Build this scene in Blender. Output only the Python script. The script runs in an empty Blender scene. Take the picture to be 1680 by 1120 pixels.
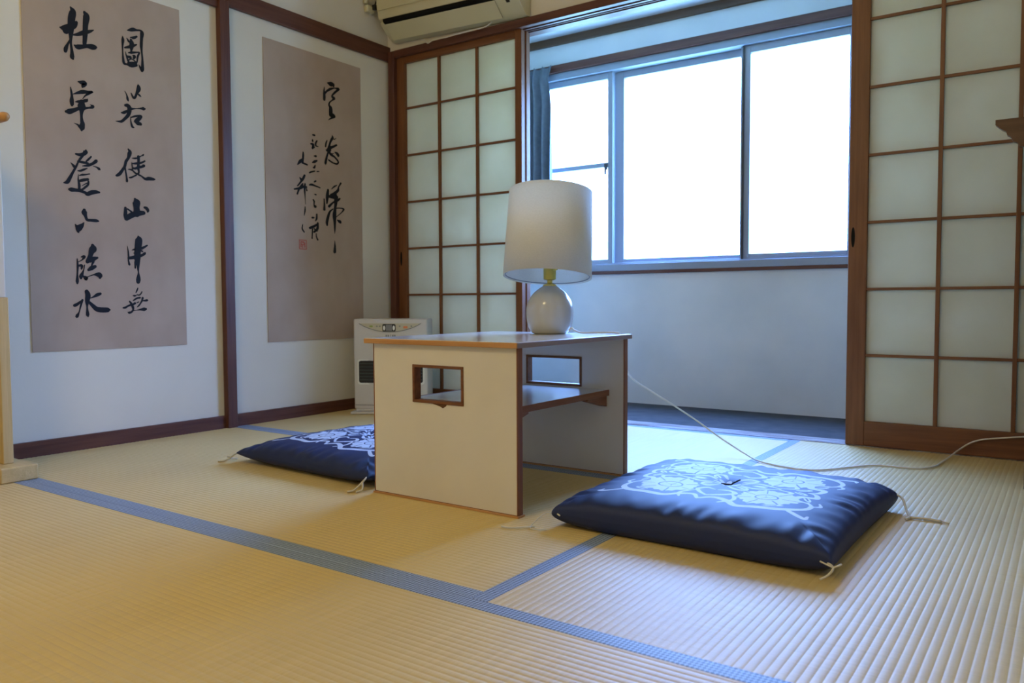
import bpy, math, random
import numpy as np
from mathutils import Vector, Matrix
random.seed(4)
rng = np.random.default_rng(7)
S = bpy.context.scene
COL = S.collection

# ------------------------------------------------------------------ camera
CAM_POS = Vector((2.901, -3.037, 0.518))
YAW, PITCH, ROLL = math.radians(-35.09), math.radians(2.78), math.radians(-0.25)
cd = bpy.data.cameras.new('camera')
cam = bpy.data.objects.new('camera', cd); COL.objects.link(cam)
_f = Vector((math.sin(YAW)*math.cos(PITCH), math.cos(YAW)*math.cos(PITCH), -math.sin(PITCH)))
_r = Vector((math.cos(YAW), -math.sin(YAW), 0)); _u = _r.cross(_f)
r2 = _r*math.cos(ROLL) + _u*math.sin(ROLL); u2 = -_r*math.sin(ROLL) + _u*math.cos(ROLL)
cam.matrix_world = Matrix(((r2.x, u2.x, -_f.x, CAM_POS.x), (r2.y, u2.y, -_f.y, CAM_POS.y), (r2.z, u2.z, -_f.z, CAM_POS.z), (0, 0, 0, 1)))
cd.sensor_width = 36.0; cd.lens = 1311.3/1680*36.0; cd.clip_start = 0.02
cd.dof.use_dof = True; cd.dof.focus_distance = 2.1; cd.dof.aperture_fstop = 6.3
S.camera = cam

# ------------------------------------------------------------------ exposure
S.view_settings.view_transform = 'Standard'; S.view_settings.look = 'None'
S.view_settings.exposure = 0.0; S.view_settings.gamma = 1.0; S.view_settings.use_curve_mapping = False

# ------------------------------------------------------------------ daylight outside the window
SKY_STRENGTH = 94.0
w = bpy.data.worlds.new('daylight'); S.world = w; w.use_nodes = True
nt = w.node_tree; nt.nodes.clear()
wo = nt.nodes.new('ShaderNodeOutputWorld'); bg = nt.nodes.new('ShaderNodeBackground')
tc = nt.nodes.new('ShaderNodeTexCoord'); sp = nt.nodes.new('ShaderNodeSeparateXYZ'); cr = nt.nodes.new('ShaderNodeValToRGB')
nt.links.new(tc.outputs['Generated'], sp.inputs[0]); nt.links.new(sp.outputs['Z'], cr.inputs[0])
cr.color_ramp.elements[0].position = 0.0; cr.color_ramp.elements[0].color = (0.05, 0.11, 0.15, 1)
cr.color_ramp.elements[1].position = 0.60; cr.color_ramp.elements[1].color = (0.110, 0.235, 0.66, 1)
e_ = cr.color_ramp.elements.new(0.20); e_.color = (0.118, 0.225, 0.54, 1)
nt.links.new(cr.outputs[0], bg.inputs[0]); bg.inputs[1].default_value = SKY_STRENGTH
nt.links.new(bg.outputs[0], wo.inputs[0])
pl = bpy.data.lights.new('window_portal', 'AREA'); pl.shape = 'RECTANGLE'; pl.size = 2.2; pl.size_y = 1.1; pl.cycles.is_portal = True
po = bpy.data.objects.new('window_portal', pl); COL.objects.link(po); po.location = (1.15, 0.80, 1.21); po.rotation_euler = (math.radians(-90), 0, 0)

# warm room lamp hanging over the middle of the room (its own light)
LAMP_W = 43.0
ll = bpy.data.lights.new('lamp_light', 'POINT'); ll.energy = LAMP_W; ll.color = (1.0, 0.80, 0.40); ll.shadow_soft_size = 0.22
lo = bpy.data.objects.new('lamp_light', ll); COL.objects.link(lo); lo.location = (1.60, -3.20, 2.06)

# ------------------------------------------------------------------ materials
def mat(name, col, rough=0.6, spec=0.5, metal=0.0):
    m = bpy.data.materials.new(name); m.use_nodes = True
    b = m.node_tree.nodes['Principled BSDF']
    b.inputs['Base Color'].default_value = (*col, 1); b.inputs['Roughness'].default_value = rough
    b.inputs['Specular IOR Level'].default_value = spec; b.inputs['Metallic'].default_value = metal
    return m
def noise_mat(name, c1, c2, scale=(1, 1, 1), nscale=8.0, rough=0.6, spec=0.4, bump=0.0, detail=4.0, lo=0.35, hi=0.65, bscale=None):
    m = mat(name, c1, rough, spec); n = m.node_tree; b = n.nodes['Principled BSDF']
    t = n.nodes.new('ShaderNodeTexCoord'); mp = n.nodes.new('ShaderNodeMapping'); mp.inputs['Scale'].default_value = scale
    no = n.nodes.new('ShaderNodeTexNoise'); no.inputs['Scale'].default_value = nscale; no.inputs['Detail'].default_value = detail
    r = n.nodes.new('ShaderNodeValToRGB'); r.color_ramp.elements[0].position = lo; r.color_ramp.elements[1].position = hi
    r.color_ramp.elements[0].color = (*c1, 1); r.color_ramp.elements[1].color = (*c2, 1)
    n.links.new(t.outputs['Object'], mp.inputs[0]); n.links.new(mp.outputs[0], no.inputs[0]); n.links.new(no.outputs[0], r.inputs[0])
    n.links.new(r.outputs[0], b.inputs['Base Color'])
    if bump:
        bn = n.nodes.new('ShaderNodeTexNoise'); bn.inputs['Scale'].default_value = bscale or nscale*4; bn.inputs['Detail'].default_value = 3
        n.links.new(mp.outputs[0], bn.inputs[0])
        bp = n.nodes.new('ShaderNodeBump'); bp.inputs['Strength'].default_value = bump; bp.inputs['Distance'].default_value = 0.002
        n.links.new(bn.outputs[0], bp.inputs['Height']); n.links.new(bp.outputs[0], b.inputs['Normal'])
    return m
def wood(name, c1, c2, axis='z', rough=0.45, spec=0.4):
    sc = {'x': (1.2, 22, 22), 'y': (22, 1.2, 22), 'z': (22, 22, 1.2)}[axis]
    return noise_mat(name, c1, c2, sc, 3.0, rough, spec, 0.25, 6.0, 0.3, 0.7, 9.0)

M = {}
WB1, WB2 = (0.13, 0.044, 0.014), (0.21, 0.082, 0.030)
for a in 'xyz':
    M['door_'+a] = wood('door_wood_'+a, WB1, WB2, a)
    M['post_'+a] = wood('post_wood_'+a, (0.075, 0.023, 0.014), (0.135, 0.048, 0.028), a)
    M['oak_'+a] = wood('oak_edge_'+a, (0.42, 0.20, 0.065), (0.56, 0.30, 0.12), a)
    M['dark_'+a] = wood('dark_wood_'+a, (0.075, 0.034, 0.014), (0.115, 0.055, 0.024), a)
    M['pale_'+a] = wood('pale_wood_'+a, (0.50, 0.36, 0.15), (0.60, 0.44, 0.21), a)
    M['edge_'+a] = wood('edge_band_'+a, (0.16, 0.055, 0.02), (0.26, 0.10, 0.04), a)
M['plaster'] = noise_mat('wall_plaster', (0.70, 0.64, 0.53), (0.76, 0.70, 0.58), (1, 1, 1), 2.2, 0.9, 0.1, 0.12, 5.0, 0.3, 0.7, 60)
M['alcove'] = noise_mat('alcove_plaster', (0.60, 0.62, 0.62), (0.70, 0.71, 0.70), (1, 1, 1), 2.6, 0.9, 0.1, 0.15, 6.0, 0.3, 0.6, 40)
M['ceiling'] = wood('ceiling_board', (0.74, 0.66, 0.52), (0.80, 0.72, 0.58), 'x', 0.7, 0.2)
M['subfloor'] = mat('subfloor', (0.2, 0.15, 0.1), 0.8)
M['laminate'] = noise_mat('white_laminate', (0.66, 0.62, 0.54), (0.70, 0.66, 0.58), (1, 1, 1), 5, 0.33, 0.5)
M['top_laminate'] = noise_mat('table_top_laminate', (0.64, 0.62, 0.58), (0.70, 0.68, 0.63), (1, 1, 1), 5, 0.13, 0.7)
M['scroll'] = noise_mat('aged_scroll_paper', (0.41, 0.30, 0.225), (0.48, 0.365, 0.28), (1, 1, 0.7), 5.0, 0.85, 0.15, 0.05, 7.0, 0.3, 0.7)
M['ink'] = mat('brush_ink', (0.012, 0.012, 0.016), 0.7, 0.2)
M['seal'] = mat('red_seal', (0.45, 0.10, 0.07), 0.8, 0.2)
M['alu'] = mat('aluminium', (0.27, 0.31, 0.37), 0.45, 0.4, 0.1)
M['black'] = mat('black_plastic', (0.015, 0.015, 0.017), 0.4)
M['grille'] = mat('grille_slats', (0.03, 0.05, 0.05), 0.4)
M['heater'] = noise_mat('heater_white', (0.60, 0.57, 0.54), (0.64, 0.61, 0.58), (1, 1, 1), 4, 0.35, 0.5)
M['heater_panel'] = mat('heater_panel', (0.55, 0.50, 0.36), 0.35)
M['grey'] = mat('grey_plastic', (0.22, 0.22, 0.22), 0.4)
M['orange'] = mat('orange_button', (0.75, 0.25, 0.10), 0.4)
M['green'] = mat('green_button', (0.30, 0.38, 0.10), 0.4)
M['white_btn'] = mat('white_button', (0.8, 0.8, 0.75), 0.4)
M['ac'] = noise_mat('aircon_beige', (0.58, 0.52, 0.32), (0.63, 0.57, 0.37), (1, 1, 1), 3, 0.45, 0.4)
M['cord'] = mat('cord_white', (0.70, 0.66, 0.58), 0.5)
M['brass'] = mat('brass_fitting', (0.60, 0.52, 0.12), 0.3, 0.5, 0.4)
M['ceramic'] = noise_mat('milk_ceramic', (0.45, 0.45, 0.43), (0.50, 0.50, 0.48), (1, 1, 1), 6, 0.18, 0.5)
M['thread'] = mat('tassel_thread', (0.62, 0.58, 0.48), 0.8, 0.2)
M['curtain'] = noise_mat('curtain_cloth', (0.15, 0.17, 0.20), (0.18, 0.205, 0.235), (1, 1, 1), 40, 0.9, 0.1)
M['vinyl'] = noise_mat('alcove_vinyl', (0.05, 0.048, 0.05), (0.075, 0.07, 0.07), (1, 1, 1), 14, 0.75, 0.15)
M['sill'] = noise_mat('worn_sill', (0.15, 0.09, 0.08), (0.50, 0.48, 0.47), (0.6, 14, 1), 9, 0.4, 0.5, 0.0, 5, 0.45, 0.62)
M['grey_edge'] = mat('grey_edge_band', (0.28, 0.21, 0.19), 0.4)
M['stitch'] = mat('stitch_thread', (0.008, 0.008, 0.02), 0.95, 0.05)
M['hole'] = mat('dark_recess', (0.01, 0.01, 0.01), 0.9, 0.1)
M['chip'] = mat('chipped_core', (0.13, 0.07, 0.04), 0.9, 0.1)

# shoji paper: diffuse plus translucent
def paper_mat():
    m = bpy.data.materials.new('shoji_paper'); m.use_nodes = True; n = m.node_tree; n.nodes.clear()
    o = n.nodes.new('ShaderNodeOutputMaterial'); mx = n.nodes.new('ShaderNodeMixShader'); d = n.nodes.new('ShaderNodeBsdfDiffuse'); t = n.nodes.new('ShaderNodeBsdfTranslucent')
    tcn = n.nodes.new('ShaderNodeTexCoord'); no = n.nodes.new('ShaderNodeTexNoise'); no.inputs['Scale'].default_value = 6; no.inputs['Detail'].default_value = 8
    r = n.nodes.new('ShaderNodeValToRGB'); r.color_ramp.elements[0].color = (0.83, 0.81, 0.70, 1); r.color_ramp.elements[1].color = (0.89, 0.87, 0.77, 1)
    r.color_ramp.elements[0].position = 0.3; r.color_ramp.elements[1].position = 0.7
    n.links.new(tcn.outputs['Object'], no.inputs[0]); n.links.new(no.outputs[0], r.inputs[0]); n.links.new(r.outputs[0], d.inputs[0]); n.links.new(r.outputs[0], t.inputs[0])
    mx.inputs[0].default_value = 0.53
    n.links.new(d.outputs[0], mx.inputs[1]); n.links.new(t.outputs[0], mx.inputs[2]); n.links.new(mx.outputs[0], o.inputs[0]); return m
M['paper'] = paper_mat()
def glass_mat():
    m = bpy.data.materials.new('frosted_glass'); m.use_nodes = True; n = m.node_tree; n.nodes.clear()
    o = n.nodes.new('ShaderNodeOutputMaterial'); mx = n.nodes.new('ShaderNodeMixShader'); d = n.nodes.new('ShaderNodeBsdfTransparent'); t = n.nodes.new('ShaderNodeBsdfTranslucent')
    t.inputs[0].default_value = (0.92, 0.96, 0.97, 1); mx.inputs[0].default_value = 0.18
    n.links.new(d.outputs[0], mx.inputs[1]); n.links.new(t.outputs[0], mx.inputs[2]); n.links.new(mx.outputs[0], o.inputs[0]); return m
M['glass'] = glass_mat()
# linen lamp shade
def shade_mat():
    m = noise_mat('linen_shade', (0.78, 0.76, 0.66), (0.86, 0.84, 0.75), (60, 60, 300), 3, 0.9, 0.1, 0.2, 3)
    n = m.node_tree; b = n.nodes['Principled BSDF']; o = n.nodes['Material Output']
    t = n.nodes.new('ShaderNodeBsdfTranslucent'); mx = n.nodes.new('ShaderNodeMixShader'); mx.inputs[0].default_value = 0.33
    t.inputs[0].default_value = (0.88, 0.84, 0.74, 1)
    n.links.new(b.outputs[0], mx.inputs[1]); n.links.new(t.outputs[0], mx.inputs[2]); n.links.new(mx.outputs[0], o.inputs[0])
    return m
M['shade'] = shade_mat()
M['shade_in'] = noise_mat('shade_lining', (0.50, 0.47, 0.42), (0.60, 0.57, 0.52), (1, 1, 1), 20, 0.8, 0.1, 0.3, 4)
# tatami rush
def tatami_mat_(name, axis):
    # fine rush fibres lie across the ribs
    sc = (260, 3, 1) if axis == 'y' else (3, 260, 1)
    sc = (sc[1], sc[0], 1)
    m = noise_mat(name, (0.59, 0.415, 0.115), (0.68, 0.49, 0.165), sc, 1.5, 0.56, 0.8, 0.3, 4, 0.3, 0.7, 1.5)
    n = m.node_tree; b = n.nodes['Principled BSDF']
    b.inputs['Sheen Weight'].default_value = 0.13; b.inputs['Sheen Roughness'].default_value = 0.5
    # broad wear patches
    t = n.nodes.new('ShaderNodeTexCoord'); no = n.nodes.new('ShaderNodeTexNoise'); no.inputs['Scale'].default_value = 1.6; no.inputs['Detail'].default_value = 3
    mx = n.nodes.new('ShaderNodeMix'); mx.data_type = 'RGBA'; mx.blend_type = 'MULTIPLY'
    r = n.nodes.new('ShaderNodeValToRGB'); r.color_ramp.elements[0].color = (0.90, 0.88, 0.84, 1); r.color_ramp.elements[1].color = (1, 1, 1, 1); r.color_ramp.elements[0].position = .35; r.color_ramp.elements[1].position = .6
    n.links.new(t.outputs['Object'], no.inputs[0]); n.links.new(no.outputs[0], r.inputs[0])
    src = b.inputs['Base Color'].links[0].from_socket
    mx.inputs[0].default_value = 1.0
    n.links.new(src, mx.inputs[6]); n.links.new(r.outputs[0], mx.inputs[7]); n.links.new(mx.outputs[2], b.inputs['Base Color'])
    return m
M['tatami_x'] = tatami_mat_('tatami_rush_x', 'x'); M['tatami_y'] = tatami_mat_('tatami_rush_y', 'y')
def heri_mat():
    m = mat('border_cloth', (0.1, 0.13, 0.2), 0.55, 0.4); n = m.node_tree; b = n.nodes['Principled BSDF']
    t = n.nodes.new('ShaderNodeTexCoord'); c = n.nodes.new('ShaderNodeTexChecker'); c.inputs['Scale'].default_value = 190
    mp = n.nodes.new('ShaderNodeMapping'); mp.inputs['Rotation'].default_value = (0, 0, 0.785)
    c.inputs[1].default_value = (0.10, 0.13, 0.19, 1); c.inputs[2].default_value = (0.34, 0.42, 0.55, 1)
    n.links.new(t.outputs['Object'], mp.inputs[0]); n.links.new(mp.outputs[0], c.inputs[0]); n.links.new(c.outputs[0], b.inputs['Base Color']); return m
M['heri'] = heri_mat()
def cushion_mat():
    m = mat('navy_cotton', (0.02, 0.03, 0.1), 0.62, 0.45); n = m.node_tree; b = n.nodes['Principled BSDF']
    a = n.nodes.new('ShaderNodeAttribute'); a.attribute_name = 'print'
    r = n.nodes.new('ShaderNodeValToRGB'); r.color_ramp.elements[0].position = 0.4; r.color_ramp.elements[1].position = 0.6
    r.color_ramp.elements[0].color = (0.009, 0.019, 0.080, 1); r.color_ramp.elements[1].color = (0.50, 0.57, 0.68, 1)
    n.links.new(a.outputs['Fac'], r.inputs[0]); n.links.new(r.outputs[0], b.inputs['Base Color'])
    b.inputs['Sheen Weight'].default_value = 0.0; b.inputs['Sheen Roughness'].default_value = 0.4; b.inputs['Sheen Tint'].default_value = (0.5, 0.6, 1, 1)
    return m
M['cushion'] = cushion_mat()

# ------------------------------------------------------------------ mesh helpers
class MB:
    def __init__(s): s.v = []; s.f = []
    def box(s, x0, x1, y0, y1, z0, z1):
        b = len(s.v)
        s.v += [(x0,y0,z0),(x1,y0,z0),(x1,y1,z0),(x0,y1,z0),(x0,y0,z1),(x1,y0,z1),(x1,y1,z1),(x0,y1,z1)]
        s.f += [(b,b+3,b+2,b+1),(b+4,b+5,b+6,b+7),(b,b+1,b+5,b+4),(b+1,b+2,b+6,b+5),(b+2,b+3,b+7,b+6),(b+3,b,b+4,b+7)]; return s
    def prism(s, poly, axis, a0, a1):
        # poly: 2D points in the two remaining axes, extruded along axis
        n = len(poly); b = len(s.v)
        def P(p, a):
            return {'x': (a, p[0], p[1]), 'y': (p[0], a, p[1]), 'z': (p[0], p[1], a)}[axis]
        s.v += [P(p, a0) for p in poly] + [P(p, a1) for p in poly]
        s.f += [tuple(b+i for i in range(n)), tuple(b+n+i for i in range(n-1, -1, -1))]
        s.f += [(b+i, b+n+i, b+n+(i+1) % n, b+(i+1) % n) for i in range(n)]; return s
    def tube(s, pts, rad, seg=8):
        pts = [Vector(p) for p in pts]; n = len(pts)
        rad = rad if isinstance(rad, (list, tuple)) else [rad]*n
        b = len(s.v); prev = None
        for i, p in enumerate(pts):
            t = (pts[min(i+1, n-1)] - pts[max(i-1, 0)]).normalized()
            if prev is None:
                a = Vector((0, 0, 1)) if abs(t.z) < 0.9 else Vector((1, 0, 0)); nrm = t.cross(a).normalized()
            else: nrm = (prev - t*prev.dot(t)).normalized()
            prev = nrm; bi = t.cross(nrm)
            for k in range(seg):
                an = 2*math.pi*k/seg; q = p + (nrm*math.cos(an) + bi*math.sin(an))*rad[i]; s.v.append(tuple(q))
        for i in range(n-1):
            for k in range(seg):
                k2 = (k+1) % seg; s.f.append((b+i*seg+k, b+i*seg+k2, b+(i+1)*seg+k2, b+(i+1)*seg+k))
        s.f.append(tuple(b+k for k in range(seg-1, -1, -1))); s.f.append(tuple(b+(n-1)*seg+k for k in range(seg))); return s
    def lathe(s, prof, c, seg=48, R=None, cap=True):
        b = len(s.v); n = len(prof)
        for r, z in prof:
            for k in range(seg):
                an = 2*math.pi*k/seg; q = Vector((r*math.cos(an), r*math.sin(an), z))
                if R: q = R @ q
                s.v.append((c[0]+q.x, c[1]+q.y, c[2]+q.z))
        for i in range(n-1):
            for k in range(seg):
                k2 = (k+1) % seg; s.f.append((b+i*seg+k, b+i*seg+k2, b+(i+1)*seg+k2, b+(i+1)*seg+k))
        if cap: s.f.append(tuple(b+k for k in range(seg-1, -1, -1))); s.f.append(tuple(b+(n-1)*seg+k for k in range(seg)))
        return s
    def xform(s, fn): s.v = [fn(p) for p in s.v]; return s
def catmull(pts, n=8):
    P = [Vector(p) for p in pts]; P = [2*P[0]-P[1]] + P + [2*P[-1]-P[-2]]; out = []
    for i in range(1, len(P)-2):
        for k in range(n):
            t = k/n; a, b, c, d = P[i-1], P[i], P[i+1], P[i+2]
            out.append(0.5*((2*b) + (c-a)*t + (2*a-5*b+4*c-d)*t*t + (3*b-a-3*c+d)*t**3))
    out.append(P[-2]); return out
ORG = {}
def link(o, parent=None):
    COL.objects.link(o)
    if parent: o.parent = parent
    return o
def empty(name, loc, label=None, cat=None, group=None, kind=None):
    o = bpy.data.objects.new(name, None); o.location = loc; o.empty_display_size = 0.1; COL.objects.link(o); ORG[o.name] = Vector(loc)
    tag(o, label, cat, group, kind); return o
def tag(o, label=None, cat=None, group=None, kind=None):
    if label: o['label'] = label
    if cat: o['category'] = cat
    if group: o['group'] = group
    if kind: o['kind'] = kind
    return o
def build(name, mb, m, parent=None, bevel=0.0, smooth=False, loc=None, seg=2):
    """verts are world coordinates; stored relative to parent chain or to loc"""
    org = Vector(loc) if loc else Vector((0, 0, 0)); rel = Vector((0, 0, 0))
    if parent is not None:
        rel = ORG[parent.name]; org = rel
    me = bpy.data.meshes.new(name)
    me.from_pydata([(p[0]-org.x, p[1]-org.y, p[2]-org.z) for p in mb.v], [], mb.f); me.update()
    if smooth: me.polygons.foreach_set('use_smooth', [True]*len(me.polygons))
    me.materials.append(m)
    o = bpy.data.objects.new(name, me); link(o, parent)
    ORG[o.name] = org
    if parent is None and loc: o.location = loc
    if bevel:
        bv = o.modifiers.new('bevel', 'BEVEL'); bv.width = bevel; bv.segments = seg; bv.limit_method = 'ANGLE'; bv.angle_limit = math.radians(40)
        me.polygons.foreach_set('use_smooth', [True]*len(me.polygons))
        wn = o.modifiers.new('wn', 'WEIGHTED_NORMAL'); wn.keep_sharp = False
    return o
def struct(name, mb, m, bevel=0.0, smooth=False):
    return tag(build(name, mb, m, None, bevel, smooth), kind='structure')
B = lambda *a: MB().box(*a)

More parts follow.
